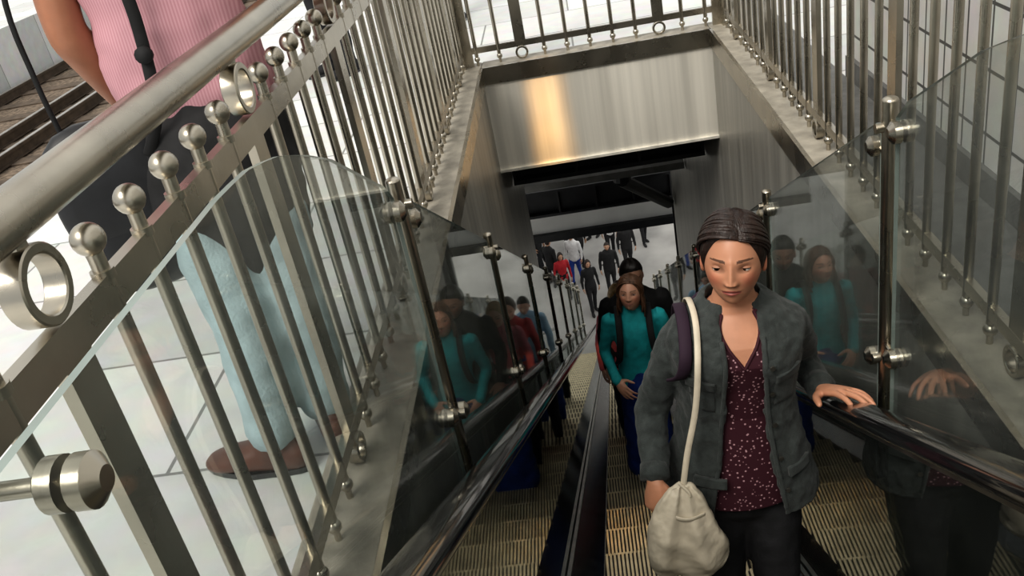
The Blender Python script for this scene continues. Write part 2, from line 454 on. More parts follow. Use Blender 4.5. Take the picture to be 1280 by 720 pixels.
for side in (0, 1):
    f = (lambda x: x) if side == 0 else mir
    bm = bmesh.new()
    def sec(pts): return [(f(x), z) for x, z in pts]
    prism_path(bm, sec([(-0.203,-0.3),(-0.203,0.09),(-0.225,0.09),(-0.225,-0.3)]), -0.1, 20.3, L)
    prism_path(bm, sec([(-0.205,0.09),(-0.335,0.14),(-0.335,0.10),(-0.225,0.05)]), -0.1, 20.3, L)
    prism_path(bm, sec([(-0.39,0.12),(-0.545,0.12),(-0.545,-0.6),(-0.39,-0.6)]), -0.1, 20.3, L)
    finish("skirt_and_deck", bm, DECK, esc, shift=True)
    bm = bmesh.new()
    prism_path(bm, sec([(-0.335,0.10),(-0.335,0.155),(-0.352,0.155),(-0.352,0.10)]), -0.1, 20.3, L)
    prism_path(bm, sec([(-0.374,0.10),(-0.374,0.155),(-0.39,0.155),(-0.39,0.10)]), -0.1, 20.3, L)
    prism_path(bm, sec([(-0.352,0.955),(-0.352,0.975),(-0.374,0.975),(-0.374,0.955)]), 0.1, 20.3, L)
    prism_path(bm, sec([(-0.2015,0.075),(-0.2015,0.088),(-0.205,0.088),(-0.205,0.075)]), -0.1, 20.3, L)
    finish("clamp_profile", bm, STEEL_D, esc, shift=True)
    bm = bmesh.new()
    prism_path(bm, sec([(-0.357,0.12),(-0.357,0.97),(-0.369,0.97),(-0.369,0.12)]), 0.0, 20.3, L)
    finish("glass_balustrade", bm, [GLASS2], esc, shift=True)
    bm = bmesh.new()
    HL = lambda y: 0.923-0.577*y
    hx = f(-0.368)
    pts = [(hx,-1.3,1.0),(hx,-0.6,1.0),(hx,-0.3,0.995),(hx,-0.1,0.955),(hx,0.15,HL(0.15)),(hx,1.0,HL(1.0)),(hx,8,HL(8)),(hx,20.2,HL(20.2))]
    loft(bm, pts, [(0.045,0.025)]*len(pts), (1,0,0), 24, 8, squ=0.75)
    finish("handrail", bm, RUBBER, esc, smooth=True, shift=True)

# ------------------------------------------------------------------ PEOPLE
def skinmat(name, c): 
    m = mk(name, c, 0.5, 0, 0.06, 30, 0.05, 200); 
    m.node_tree.nodes["Principled BSDF"].inputs["Subsurface Weight"].default_value = 0.1
    m.node_tree.nodes["Principled BSDF"].inputs["Subsurface Radius"].default_value = (0.01,0.004,0.002)
    return m
def hairmat(name, c): return mk(name, c, 0.40, 0, 0.5, 40, 0.3, 90, stretch=(2,2,1))
VC = mk_vcol("face_skin", 0.45, 0.1)
EYEW = mk("eye_white", (0.50,0.46,0.43), 0.2, 0, 0.03, 10); IRIS = mk("iris_brown", (0.04,0.02,0.01), 0.15, 0, .2, 10); PUP = mk("pupil_black", (0.003,0.003,0.003), 0.1)

def gs(v, s): return math.exp(-(v/s)**2)
def head_surface(sx, sy, sz, off=0.0):
    x = (0.073+off)*sx; y = (0.092+off)*sy; z = (0.118+off)*sz
    if z < 0:
        t = min(1, -z/0.118)
        x *= 1-0.20*t**1.6
        if sy > 0: y *= 1-0.42*t
    if sy < 0:
        y *= 0.93+0.07*abs(sy)
        t = max(0, -z/0.118)
        y -= 0.010*t*t*abs(sy)**0.5
    return x, y, z

def build_head(parent, Mh, skin, haircol_mat, brow=(0.05,0.025,0.015), lip=(0.5,0.16,0.14), segs=96, rings=72, style='up', hairthick=0.014, female=True, strands=0, lid=0.24, gaze=(0,0)):
    bm = bmesh.new()
    cl = bm.loops.layers.float_color.new("Col")
    grid = []; cols = {}
    for i in range(rings+1):
        ph = pi*i/rings; sz = math.cos(ph); sr = math.sin(ph)
        row = []
        for j in range(segs):
            th = 2*pi*j/segs
            sx = sr*math.sin(th); sy = -sr*math.cos(th)
            x, y, z = head_surface(sx, sy, sz)
            c = list(skin)
            if sy < 0:
                fr = min(1, -sy*1.5)
                ax = abs(x); d = 0
                tn = max(0, min(1, (0.018-z)/0.050)); w = 0.0065+0.0055*tn
                h = (0.004+0.017*tn)
                if z < -0.032: h *= gs(z+0.032, 0.0075)
                if z > 0.018: h *= gs(z-0.018, 0.014)
                d += h*gs(x, w)
                d += 0.007*gs(ax-0.0115, 0.005)*gs(z+0.033, 0.0065)
                d -= 0.0105*gs(ax-0.031, 0.016)*gs(z-0.001, 0.012)
                d += 0.0025*gs(ax-0.028, 0.022)*gs(z-0.021, 0.008)
                d += 0.004*gs(ax-0.042, 0.017)*gs(z+0.028, 0.02)
                d += 0.0045*gs(x, 0.018)*gs(z+0.0555, 0.0055)
                d += 0.0055*gs(x, 0.015)*gs(z+0.067, 0.006)
                d -= 0.003*gs(x, 0.020)*gs(z+0.061, 0.0022)
                d += 0.006*gs(x, 0.018)*gs(z+0.098, 0.013)
                y -= d*fr
                uz = -0.0540-0.0028*(ax/0.02)**2+0.001*gs(ax-0.005,0.004); lz = -0.0705+0.006*(ax/0.021)**2
                if ax < 0.023 and lz < z < uz: 
                    c = list(lip)
                    if abs(z+0.061) < 0.0011: c = [q*0.4 for q in lip]
                bz = 0.0225+0.0028*(1-((ax-0.036)/0.022)**2)
                tk = 0.0036*(1-max(0,(ax-0.03))/0.032)
                if 0.014 < ax < 0.052 and abs(z-bz) < tk: c = [0.15*s_+0.85*b_ for s_, b_ in zip(skin, brow)]
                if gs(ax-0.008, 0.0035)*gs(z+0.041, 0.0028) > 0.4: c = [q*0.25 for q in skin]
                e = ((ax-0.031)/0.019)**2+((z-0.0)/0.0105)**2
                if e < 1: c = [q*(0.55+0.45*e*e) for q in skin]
                bl = 0.25*gs(ax-0.045,0.02)*gs(z+0.03,0.02)
                if c == list(skin): c = [skin[0], skin[1]*(1-bl), skin[2]*(1-bl)]
            v = bm.verts.new((x, y, z)); cols[v] = (*c, 1); row.append(v)
            if i in (0, rings): break
        grid.append(row)
    def face(vs):
        f = bm.faces.new(vs); f.smooth = True
        for l in f.loops: l[cl] = cols[l.vert]
    for i in range(rings):
        A = grid[i]; B = grid[i+1]
        for j in range(segs):
            k = (j+1) % segs
            if len(A) == 1: face([A[0], B[j], B[k]])
            elif len(B) == 1: face([A[j], B[0], A[k]])
            else: face([A[j], B[j], B[k], A[k]])
    for s in (-1, 1):
        g = bmesh.ops.create_uvsphere(bm, u_segments=20, v_segments=14, radius=1.0)
        Me = Matrix.Translation((s*0.073, 0.012, -0.008)) @ Matrix.Rotation(s*0.35, 4, 'Z') @ Matrix.Rotation(-0.15, 4, 'X') @ Matrix.Diagonal((0.009, 0.018, 0.032, 1))
        for v in g['verts']:
            co = v.co.copy()
            rr = math.sqrt(co.y**2+co.z**2)
            if co.x*s > 0 and rr < 0.7: co.x *= 0.25
            v.co = Me @ co
            cols[v] = (skin[0], skin[1]*0.85, skin[2]*0.85, 1)
        for v in g['verts']:
            for f in v.link_faces:
                f.smooth = True
                for l in f.loops: l[cl] = cols[l.vert]
    bmesh.ops.transform(bm, matrix=Mh, verts=bm.verts)
    finish("head", bm, VC, parent, smooth=True)
    bm = bmesh.new()
    Rg = Matrix.Rotation(gaze[0], 3, 'Z') @ Matrix.Rotation(gaze[1], 3, 'X')
    for s in (-1, 1):
        C = V((s*0.031, -0.0625, 0.0))
        nr, ns = 24, 28; rs = []
        for i in range(nr+1):
            a = pi*i/nr; row = []
            for j in range(ns):
                t = 2*pi*j/ns
                d = Rg @ V((math.sin(a)*math.cos(t), -math.cos(a), math.sin(a)*math.sin(t)))
                row.append(bm.verts.new(C+V((d.x*0.0150, d.y*0.0125, d.z*0.0125))))
                if i in (0, nr): break
            rs.append(row)
        for i in range(nr):
            A, Bq = rs[i], rs[i+1]
            mi = 2 if i < 2 else (1 if i < 4 else 0)
            for j in range(ns):
                k = (j+1) % ns
                if len(A) == 1: f = bm.faces.new([A[0], Bq[j], Bq[k]])
                elif len(Bq) == 1: f = bm.faces.new([A[j], Bq[0], A[k]])
                else: f = bm.faces.new([A[j], Bq[j], Bq[k], A[k]])
                f.material_index = mi; f.smooth = True
    bmesh.ops.transform(bm, matrix=Mh, verts=bm.verts)
    finish("eyes", bm, [EYEW, IRIS, PUP], parent, smooth=True)
    bm = bmesh.new()
    for s in (-1, 1):
        C = V((s*0.031, -0.0625, 0.0))
        for (z0, z1) in ((lid, 1.0), (-1.0, -0.40)):
            rows = []
            for i in range(9):
                z = z0+(z1-z0)*i/8; row = []
                r = math.sqrt(max(0, 1-z*z))
                for j in range(25):
                    t = -pi*0.5+pi*j/24
                    arch = z-0.12*abs(math.sin(t))**2*(1 if z1 > 0 else -1)*(1-i/8 if z1 > 0 else i/8)
                    row.append(bm.verts.new(C+V((r*math.sin(t)*0.0165, -r*math.cos(t)*0.0142, arch*0.0138))))
                rows.append(row)
            for A, Bq in zip(rows, rows[1:]):
                for j in range(24):
                    f = bm.faces.new([A[j], A[j+1], Bq[j+1], Bq[j]]); f.smooth = True
                    f.material_index = 1 if (z1 > 0 and A is rows[0]) else 0
    bmesh.ops.transform(bm, matrix=Mh, verts=bm.verts)
    lidm = mk("eyelid_skin", [c*0.80 for c in skin], 0.5)
    o = finish("eyelids", bm, [lidm, PUP], parent, smooth=True)
    sm = o.modifiers.new("s", 'SOLIDIFY'); sm.thickness = 0.0008
    # ---- hair: thin cap + combed strands
    bm = bmesh.new(); ns, nr = 160, 40
    if style == 'short': K = [(0,0.95),(0.6,1.0),(1.1,1.15),(1.35,1.45),(1.6,1.55),(2.0,1.95),(pi,2.2)]
    elif style == 'long': K = [(0,0.82),(0.5,0.95),(0.9,1.25),(1.15,1.65),(1.5,2.1),(2.0,2.3),(pi,2.4)]
    else: K = [(0,0.78),(0.35,0.84),(0.7,1.00),(1.0,1.32),(1.25,1.70),(1.6,1.9),(2.1,2.1),(pi,2.2)]
    def lim(a):
        for p, q in zip(K, K[1:]):
            if p[0] <= a <= q[0]:
                t = (a-p[0])/(q[0]-p[0]); return p[1]+(q[1]-p[1])*t
        return K[-1][1]
    ct = hairthick*(0.5 if strands else 1)
    rows = []
    for i in range(nr+1):
        row = []
        for j in range(ns):
            az = 2*pi*j/ns; a = az if az <= pi else 2*pi-az
            lm = (lim(a)+lim(min(pi,a+0.06))+lim(max(0,a-0.06)))/3; u = i/nr; ph = lm*u
            sz = math.cos(ph); sr = math.sin(ph)
            edge = min(1, (1-u)*3.0); edge = math.sin(edge*pi/2)
            thick = 0.0004+ct*edge*(0.75+0.45*min(1, a/1.2))
            thick += edge*(0.0007*math.sin(az*47+1.5*math.sin(ph*3))+0.0005*math.sin(az*71+4*ph))
            x, y, z = head_surface(sr*math.sin(az), -sr*math.cos(az), sz, thick)
            row.append(bm.verts.new((x, y, z)))
            if i == 0: break
        rows.append(row)
    for i in range(nr):
        A = rows[i]; Bq = rows[i+1]
        for j in range(ns):
            k = (j+1) % ns
            if len(A) == 1: bm.faces.new([A[0], Bq[j], Bq[k]])
            else: bm.faces.new([A[j], Bq[j], Bq[k], A[k]])
    rnd = random.Random(11)
    if strands:
        px = 0.24
        for s in (-1, 1):
            for k in range(strands//2):
                t = (k+rnd.random())/(strands/2)
                y0 = -0.76+1.25*t
                x0 = px*(1-0.6*t)+s*0.015
                n0 = V((x0, y0, math.sqrt(max(0.02, 1-x0*x0-y0*y0))))
                jit = rnd.uniform(-0.06, 0.06)
                if style == 'long':
                    nm = V((s*1.05, -0.42+0.9*t+jit, 0.45)); n1 = V((s*0.97, -0.22+0.9*t+jit, -0.25))
                else:
                    nm = V((s*1.05, -0.42+0.75*t+jit, 0.42+0.35*t)); n1 = V((s*0.20+jit, 0.93, -0.30-0.2*(1-t)+jit))
                pts = []; rr = []; m = 11
                lay = rnd.uniform(0.55, 1.0)
                for q in range(m):
                    u = q/(m-1)
                    p = n0*(1-u)**2+nm*2*u*(1-u)+n1*u*u; p.normalize()
                    o_ = 0.003+hairthick*lay*math.sin(min(1, u*2.4)*pi/2)
                    pts.append(V(head_surface(p.x, p.y, p.z, o_)))
                    rr.append((0.0055*(0.45+0.55*math.sin(min(1,u*4+0.1)*pi/2)), 0.0028))
                if style == 'long':
                    e_ = pts[-1]
                    ln = rnd.uniform(0.09, 0.13)
                    for q in (0.4, 0.75, 1.0):
                        pts.append(e_+V((s*0.006*math.sin(q*3)+s*0.004, 0.004-0.01*q, -ln*q))); rr.append((0.006*(1.2-q*0.9), 0.003*(1.1-q*.7)))
                nrm = V((pts[4].x, pts[4].y, pts[4].z)).normalized()
                tt = (pts[5]-pts[3]).normalized()
                loft(bm, pts, rr, tt.cross(nrm), 8, 2)
    if style == 'long':
        for s in (-1, 1):
            loft(bm, [(s*0.066,0.01,0.03),(s*0.078,0.012,-0.04),(s*0.080,0.012,-0.09),(s*0.070,0.01,-0.13)], [(0.012,0.036),(0.015,0.04),(0.015,0.036),(0.008,0.018)], (1,0,0), 12, 4)
        loft(bm, [(0,0.07,0.03),(0,0.085,-0.06),(0,0.082,-0.11),(0,0.07,-0.15)], [(0.07,0.03),(0.082,0.03),(0.078,0.025),(0.055,0.015)], (1,0,0), 16, 4)
    elif style == 'up':
        loft(bm, [(0,0.085,0.0),(0,0.12,-0.015),(0,0.13,-0.06),(0,0.12,-0.12)], [(0.04,0.035),(0.030,0.028),(0.028,0.024),(0.012,0.012)], (1,0,0), 14, 4)
    bmesh.ops.transform(bm, matrix=Mh, verts=bm.verts)
    finish("hair", bm, haircol_mat, parent, smooth=True)

def build_hand(parent, wrist, fdir, nrm, left, skm, curl=(0.3,0.4,0.3), spread=0.1, size=1.0, vox=0.004, thumb=(0.75,0.6,-0.25), name="hand", curls=None, back=None):
    f = V(fdir).normalized(); n = V(nrm); n = (n-f*n.dot(f)).normalized(); x = f.cross(n)
    Mx = Matrix((x, f, n)).transposed().to_4x4(); Mx.translation = V(wrist); Mx = Mx @ Matrix.Scale(size, 4)
    s = 1 if left else -1
    bm = bmesh.new()
    if back is not None:
        bl = Mx.inverted() @ V(back); bl = bl.normalized()
        pre = [tuple(bl*0.06), tuple(bl*0.025)]; prr = [(0.024,0.022),(0.024,0.020)]
    else:
        pre = [(0,-0.05,0),(0,-0.02,0)]; prr = [(0.024,0.021),(0.024,0.019)]
    loft(bm, pre+[(0,0.01,0),(0,0.045,0),(0,0.08,0)], prr+[(0.027,0.018),(0.037,0.016),(0.038,0.0125)], (1,0,0), 16, 3)
    B = [(0.029,0.080,(0.042,0.026,0.021),0.0086),(0.0098,0.086,(0.047,0.030,0.022),0.0088),(-0.0098,0.082,(0.043,0.028,0.021),0.0083),(-0.028,0.073,(0.034,0.021,0.019),0.0074)]
    for i, (bx, by, ln, r) in enumerate(B):
        cc = curls[i] if curls else curl
        sp = spread*(1.4-i)*s*0.9
        p = V((bx*s, by-0.02, 0)); a = 0
        pts = [p.copy()]; rr = [r*1.05]
        p = V((bx*s, by, 0.001)); pts.append(p.copy()); rr.append(r*1.08)
        for k in range(3):
            a += cc[k]
            d = V((math.sin(sp)*math.cos(a), math.cos(sp)*math.cos(a), -math.sin(a)))
            p = p+d*ln[k]; pts.append(p.copy()); rr.append(r*(0.98-0.08*k) if k < 2 else r*0.78)
        loft(bm, pts, rr, (1,0,0), 10, 3)
    d = V((thumb[0]*s, thumb[1], thumb[2])).normalized(); d2 = (d+V((-0.25*s,0.35,-0.1))).normalized()
    p = V((0.014*s, 0.008, -0.004)); pts = [p, p+d*0.03, p+d*0.05, p+d*0.05+d2*0.03, p+d*0.05+d2*0.052]
    loft(bm, pts, [0.013,0.0135,0.011,0.0100,0.0078], (0,0,1), 10, 3)
    bmesh.ops.transform(bm, matrix=Mx, verts=bm.verts)
    o = finish(name, bm, skm, parent, smooth=True)
    remesh(o, vox, 2)
    return o

def build_shoe(parent, ankle, toe_dir, mat, size=1.0, z0=0.0, sole=None):
    d = V((toe_dir[0], toe_dir[1], 0)).normalized(); a = V((ankle[0], ankle[1], z0))
    bm = bmesh.new()
    sd = V((-d.y, d.x, 0))
    pts = [a-d*0.05*size+V((0,0,0.042)), a+V((0,0,0.045)), a+d*0.08*size+V((0,0,0.038)), a+d*0.15*size+V((0,0,0.028)), a+d*0.185*size+V((0,0,0.024))]
    loft(bm, pts, [(0.033,0.040),(0.038,0.044),(0.045,0.036),(0.046,0.026),(0.034,0.018)], sd, 16, 4)
    loft(bm, [a+V((0,0,0.04)), a+V((0,0,0.10))], [(0.038,0.045),(0.040,0.046)], sd, 16, 1)
    for v in bm.verts:
        if v.co.z < z0+0.006: v.co.z = z0+0.006
    o = finish("shoe", bm, mat, parent, smooth=True); remesh(o, 0.008, 2)
    bm = bmesh.new()
    out = []
    for i in range(20):
        t = 2*pi*i/20
        out.append(a+d*(0.062+0.145*math.cos(t))*size+sd*(0.046*math.sin(t)*(1 if math.cos(t) > 0 else .85)))
    A = [bm.verts.new((p.x,p.y,z0+0.001)) for p in out]; Bq = [bm.verts.new((p.x,p.y,z0+0.016)) for p in out]
    bm.faces.new(A[::-1]); bm.faces.new(Bq)
    for i in range(20): bm.faces.new([A[i], A[(i+1)%20], Bq[(i+1)%20], Bq[i]])
    finish("shoe_sole", bm, sole or RUBBER, parent)

def person(name, loc, yaw, sc, skin, hairm, topm, botm, shoem, elbow=None, wrist=None, hdir=None, female=False, style='short', skirt=False,
           feet=None, head_yaw=0, head_pitch=0, short_sleeve=False, vox=0.012, hand_vox=0.006, fold=0.02, top_hem=0.84, brow=(0.04,0.025,0.015), lip=(0.45,0.2,0.17), toes=None, sh=None, strands=0, lk=1.0):
    e = empty(name, loc, yaw, sc)
    skm = skinmat(name+"_skin", skin)
    sh = sh or (0.165 if female else 0.19)
    SH = [V((-sh,0.01,1.385)), V((sh,0.01,1.385))]
    EL = elbow or [(-sh-0.06,0.03,1.10),(sh+0.06,0.03,1.10)]
    WR_ = wrist or [(-sh-0.07,-0.04,0.86),(sh+0.07,-0.04,0.86)]
    HD = hdir or [((0,-0.15,-1),(-1,0,0)),((0,-0.15,-1),(1,0,0))]
    FT = feet or [(-0.10,0.03),(0.10,0.03)]
    TO = toes or [(-0.15,-1),(0.15,-1)]
    bm = bmesh.new()
    if female: T = [(top_hem,0.165,0.12),(0.93,0.16,0.115),(1.07,0.130,0.10),(1.2,0.143,0.115),(1.3,0.150,0.112),(1.37,0.145,0.085),(1.42,0.10,0.065),(1.46,0.06,0.055)]
    else: T = [(top_hem,0.18,0.125),(0.95,0.175,0.12),(1.08,0.165,0.115),(1.22,0.18,0.125),(1.33,0.185,0.12),(1.40,0.165,0.09),(1.45,0.11,0.07),(1.475,0.065,0.06)]
    loft(bm, [(0,0.01,t[0]) for t in T], [(t[1],t[2]) for t in T], (1,0,0), 24, 3, squ=0.9)
    for s in (0, 1):
        S = SH[s]; E = V(EL[s]); W = V(WR_[s])
        k = 0.88 if female else 1
        if short_sleeve:
            loft(bm, [S+V((0.05*(1 if s == 0 else -1),0,0)), S, S.lerp(E,0.45), S.lerp(E,0.62)], [0.058,0.062,0.060,0.062], (1,0,0), 14, 3)
        else:
            loft(bm, [S+V((0.05*(1 if s == 0 else -1),0,-0.01)), S+V((0,0,-0.01)), S.lerp(E,0.5), E, E.lerp(W,0.5), W], [0.053*k,0.058*k,0.053*k,0.047*k,0.043*k,0.036], (1,0,0), 14, 3)
    o = finish("top", bm, topm, e, smooth=True); remesh(o, vox, 4, fold, 0.09)
    if short_sleeve:
        for s in (0, 1):
            S = SH[s]; E = V(EL[s]); W = V(WR_[s]); bm = bmesh.new()
            loft(bm, [S, S.lerp(E,0.5), E, E.lerp(W,0.35), W], [0.050,0.049,0.044,0.046,0.029], (1,0,0), 14, 4)
            o = finish("arm", bm, skm, e, smooth=True); remesh(o, 0.009, 2)
    bm = bmesh.new()
    if skirt:
        loft(bm, [(0,0.01,1.02),(0,0.01,0.9),(0,0.01,0.7),(0,0.01,0.4),(0,0.01,0.12)], [(0.13,0.10),(0.158,0.125),(0.165,0.13),(0.17,0.14),(0.18,0.15)], (1,0,0), 28, 4)
    else:
        loft(bm, [(0,0.01,1.04),(0,0.01,0.95),(0,0.01,0.86),(0,0.01,0.80)], [(0.145,0.10),(0.165,0.115),(0.165,0.118),(0.13,0.10)], (1,0,0), 20, 3)
        for s in (0, 1):
            x, y = FT[s]; k = -1 if s == 0 else 1
            loft(bm, [(k*0.085,0.01,0.88),(k*0.09+(x-k*0.09)*.3,0.0+(y)*.2,0.70),((k*0.09+x)/2,-0.01+y*0.5,0.49),(x,y*0.8,0.30),(x,y,0.10)], [(0.088,0.10),(0.083,0.09),(0.062*lk,0.066*lk),(0.056*lk,0.062*lk),(0.050*lk,0.056*lk)], (1,0,0), 16, 4)
    o = finish("skirt" if skirt else "trousers", bm, botm, e, smooth=True); remesh(o, vox, 4, fold, 0.08)
    for s in (0, 1):
        x, y = FT[s]; build_shoe(e, (x, y+0.01), TO[s], shoem)
        f, n = HD[s]
        build_hand(e, WR_[s], f, n, s == 1, skm, vox=hand_vox, curl=(0.35,0.45,0.35), back=EL[s])
    bm = bmesh.new(); loft(bm, [(0,0.02,1.40),(0,0.012,1.46),(0,0.0,1.54)], [(0.06,0.058),(0.053,0.055),(0.05,0.052)], (1,0,0), 20, 3)
    finish("neck", bm, skm, e, smooth=True)
    Mh = Matrix.Translation((0,-0.018,1.582)) @ Matrix.Rotation(head_yaw, 4, 'Z') @ Matrix.Rotation(head_pitch, 4, 'X')
    build_head(e, Mh, skin, hairm, style=style, brow=brow, lip=lip, hairthick=0.014 if female else 0.010, strands=strands)
    return e, skm

# ---- main woman (world coordinates)
FW = V((0.30, 2.10, -1.289))
W = empty("woman", FW)
def wf(name, bm, mats, **k): return finish(name, bm, mats, W, shift=True, **k)
skW = (0.53, 0.26, 0.16); skWm = skinmat("woman_skin", skW)
JACK = mk("grey_green_jacket_cloth", (0.038,0.045,0.043), 0.85, 0, 0.35, 40, 0.3, 250, sheen=0.12)
MAROON = mk("maroon_trim", (0.05,0.008,0.016), 0.8)
BLOUSE = mk_dots("maroon_dotted_cloth", (0.045,0.006,0.014), (0.50,0.30,0.33), 85, 0.20)
TROU = mk("black_trouser_cloth", (0.012,0.012,0.014), 0.8, 0, 0.3, 30, 0.2, 200)
LV = [(-0.56,0.190,0.135),(-0.50,0.187,0.132),(-0.42,0.178,0.128),(-0.30,0.155,0.115),(-0.20,0.140,0.105),(-0.10,0.148,0.115),(-0.02,0.160,0.132),(0.03,0.163,0.118),(0.06,0.150,0.098),(0.085,0.118,0.080),(0.105,0.080,0.064),(0.125,0.058,0.056),(0.16,0.050,0.052),(0.21,0.048,0.050)]
def lvl(z):
    if z <= LV[0][0]: return LV[0][1:]
    for i in range(len(LV)-1):
        p, q = LV[i], LV[i+1]
        if p[0] <= z <= q[0]:
            t = (z-p[0])/(q[0]-p[0])
            return p[1]+(q[1]-p[1])*t, p[2]+(q[2]-p[2])*t
    return LV[-1][1:]
def cen(z): return V((0.298+0.022*(z+0.5)/0.7, 2.085-0.02*max(0,(z-0.1)/0.1), z))
def surf(z, th, off=0.0):
    a, b = lvl(z); c = cen(z)
    yy = -(b+off)*math.cos(th)
    if math.cos(th) > 0: yy -= 0.016*gs(abs(math.sin(th))-0.48, 0.22)*gs(z+0.02, 0.05)
    return V((c.x+(a+off)*math.sin(th), c.y+yy, z))
def neckline(thn): return -0.020+0.13*min(1, (thn/0.52))
bm = bmesh.new(); ns = 220; rows = []; zs = [-0.50+0.71*i/240 for i in range(241)]
for z in zs:
    row = []
    for j in range(ns):
        th = 2*pi*j/ns; thn = th if th <= pi else 2*pi-th
        nl = neckline(thn)
        off = 0.004 if z < nl else 0.0
        row.append((bm.verts.new(surf(z, th, off)), z < nl))
    rows.append(row)
for A, Bq in zip(rows, rows[1:]):
    for j in range(ns):
        k = (j+1) % ns
        f = bm.faces.new([A[j][0], A[k][0], Bq[k][0], Bq[j][0]]); f.material_index = 0 if sum(q[1] for q in (A[j],A[k],Bq[k],Bq[j])) >= 2 else 1
bm.faces.new([r[0] for r in rows[0]])
wf("blouse_and_neck", bm, [BLOUSE, skWm], smooth=True)
bm = bmesh.new()
pts = []
for q in range(-14, 15):
    thn = abs(q)/14*0.60; pts.append(surf(neckline(min(thn,0.50))+0.0, thn if q >= 0 else -thn, 0.004))
loft(bm, pts, [(0.0045,0.0045)]*len(pts), (0,-1,0), 8, 2)
wf("blouse_neck_binding", bm, MAROON, smooth=True)
def shell(bm, opening, offo, thick, nz=40, nt=60, z0=0, z1=1, custom=None):
    def P(i, j, off):
        z = z0+(z1-z0)*i/nz
        th0 = opening(z); th = th0+(2*pi-2*th0)*j/nt
        return custom(z, th, off) if custom else surf(z, th, offo(z, th)+off)
    O = [[bm.verts.new(P(i,j,thick)) for j in range(nt+1)] for i in range(nz+1)]
    I = [[bm.verts.new(P(i,j,0)) for j in range(nt+1)] for i in range(nz+1)]
    for i in range(nz):
        for j in range(nt):
            bm.faces.new([O[i][j], O[i][j+1], O[i+1][j+1], O[i+1][j]]); bm.faces.new([I[i][j], I[i+1][j], I[i+1][j+1], I[i][j+1]])
        for j in (0, nt): bm.faces.new([O[i][j], O[i+1][j], I[i+1][j], I[i][j]])
    for i in (0, nz):
        for j in range(nt): bm.faces.new([O[i][j], I[i][j], I[i][j+1], O[i][j+1]])
def opn(z):
    K = [(-0.56,0.105),(-0.45,0.088),(-0.30,0.066),(-0.15,0.052),(0.0,0.044),(0.06,0.046),(0.10,0.050)]
    hw = K[0][1]
    for p, q in zip(K, K[1:]):
        if p[0] <= z <= q[0]: hw = p[1]+(q[1]-p[1])*(z-p[0])/(q[0]-p[0])
    if z > 0.10: hw = 0.05
    return math.asin(min(0.95, hw/(lvl(z)[0]+0.02)))
bm = bmesh.new()
shell(bm, opn, lambda z, th: 0.010+(0.010*gs(z+0.5,0.12) + 0.004*math.sin(th*5+z*9)*(1 if z<-0.1 else 0)), 0.012, 60, 90, -0.535, 0.105)
def collar(z, th, off):
    u = (z-0.09)/0.05
    c = cen(0.11); a = 0.080-0.016*u; b = 0.070-0.012*u
    return V((c.x+(a+off)*math.sin(th), c.y+0.012-(b+off)*math.cos(th), z+0.012*(-math.cos(th))))
shell(bm, lambda z: 0.52, None, 0.010, 10, 60, 0.09, 0.135, collar)
def lap(z, th, off):
    u = (z-0.085)/0.05
    c = cen(0.11); a = 0.114-0.044*u; b = 0.092-0.030*u
    return V((c.x+(a+off)*math.sin(th), c.y+0.010-(b+off)*math.cos(th), z+0.010*(-math.cos(th))-0.004))
shell(bm, lambda z: 0.50+0.1*(0.135-z)/0.05, None, 0.009, 10, 60, 0.082, 0.136, lap)
shR = V((0.180,2.10,0.020)); elR = V((0.070,2.12,-0.235)); wrR = V((0.048,1.945,-0.345))
shL = V((0.457,2.10,0.020)); elL = V((0.528,2.27,-0.235)); wrL = V((0.545,2.095,-0.222))
loft(bm, [shR+V((0.05,0,0.012)), shR, shR.lerp(elR,0.5)+V((-0.010,0,0)), elR, elR.lerp(wrR,0.5), wrR.lerp(elR,0.12)], [0.046,0.053,0.050,0.047,0.043,0.038], (1,0,0), 20, 5)
loft(bm, [shL+V((-0.05,0,0.012)), shL, shL.lerp(elL,0.5)+V((0.010,0,0)), elL, elL.lerp(wrL,0.5), wrL.lerp(elL,0.12)], [0.046,0.053,0.050,0.047,0.044,0.039], (1,0,0), 20, 5)
def patch(bm, z0, z1, t0, t1, off, thick, n=8):
    O = [[bm.verts.new(surf(z0+(z1-z0)*i/n, t0+(t1-t0)*j/n, off+thick)) for j in range(n+1)] for i in range(n+1)]
    I = [[bm.verts.new(surf(z0+(z1-z0)*i/n, t0+(t1-t0)*j/n, off)) for j in range(n+1)] for i in range(n+1)]
    for i in range(n):
        for j in range(n):
            bm.faces.new([O[i][j], O[i][j+1], O[i+1][j+1], O[i+1][j]]); bm.faces.new([I[i][j], I[i+1][j], I[i+1][j+1], I[i][j+1]])
        for j in (0, n): bm.faces.new([O[i][j], O[i+1][j], I[i+1][j], I[i][j]])
    for i in (0, n):
        for j in range(n): bm.faces.new([O[i][j], I[i][j], I[i][j+1], O[i][j+1]])
o = wf("jacket", bm, JACK, smooth=True); remesh(o, 0.0055, 2, 0.022, 0.05)
bm = bmesh.new()
for s in (-1, 1):
    t0, t1 = (0.45, 0.95) if s > 0 else (2*pi-0.95, 2*pi-0.45)
    patch(bm, -0.075, -0.045, t0, t1, 0.022, 0.009)
    patch(bm, -0.155, -0.070, t0+0.03, t1-0.03, 0.020, 0.006)
    patch(bm, -0.40, -0.37, t0+0.15, t1+0.15, 0.026, 0.009)
wf("jacket_pockets", bm, JACK, smooth=True)
bm = bmesh.new()
for s in (-1, 1):
    pts = [surf(z, s*(opn(z)+0.03) if s > 0 else 2*pi-(opn(z)+0.03), 0.026) for z in [-0.5,-0.4,-0.3,-0.2,-0.1,0,0.06]]
    loft(bm, pts, [(0.006,0.004)]*7, (1,0,0), 8, 4)
wf("jacket_placket", bm, JACK, smooth=True)
bm = bmesh.new()
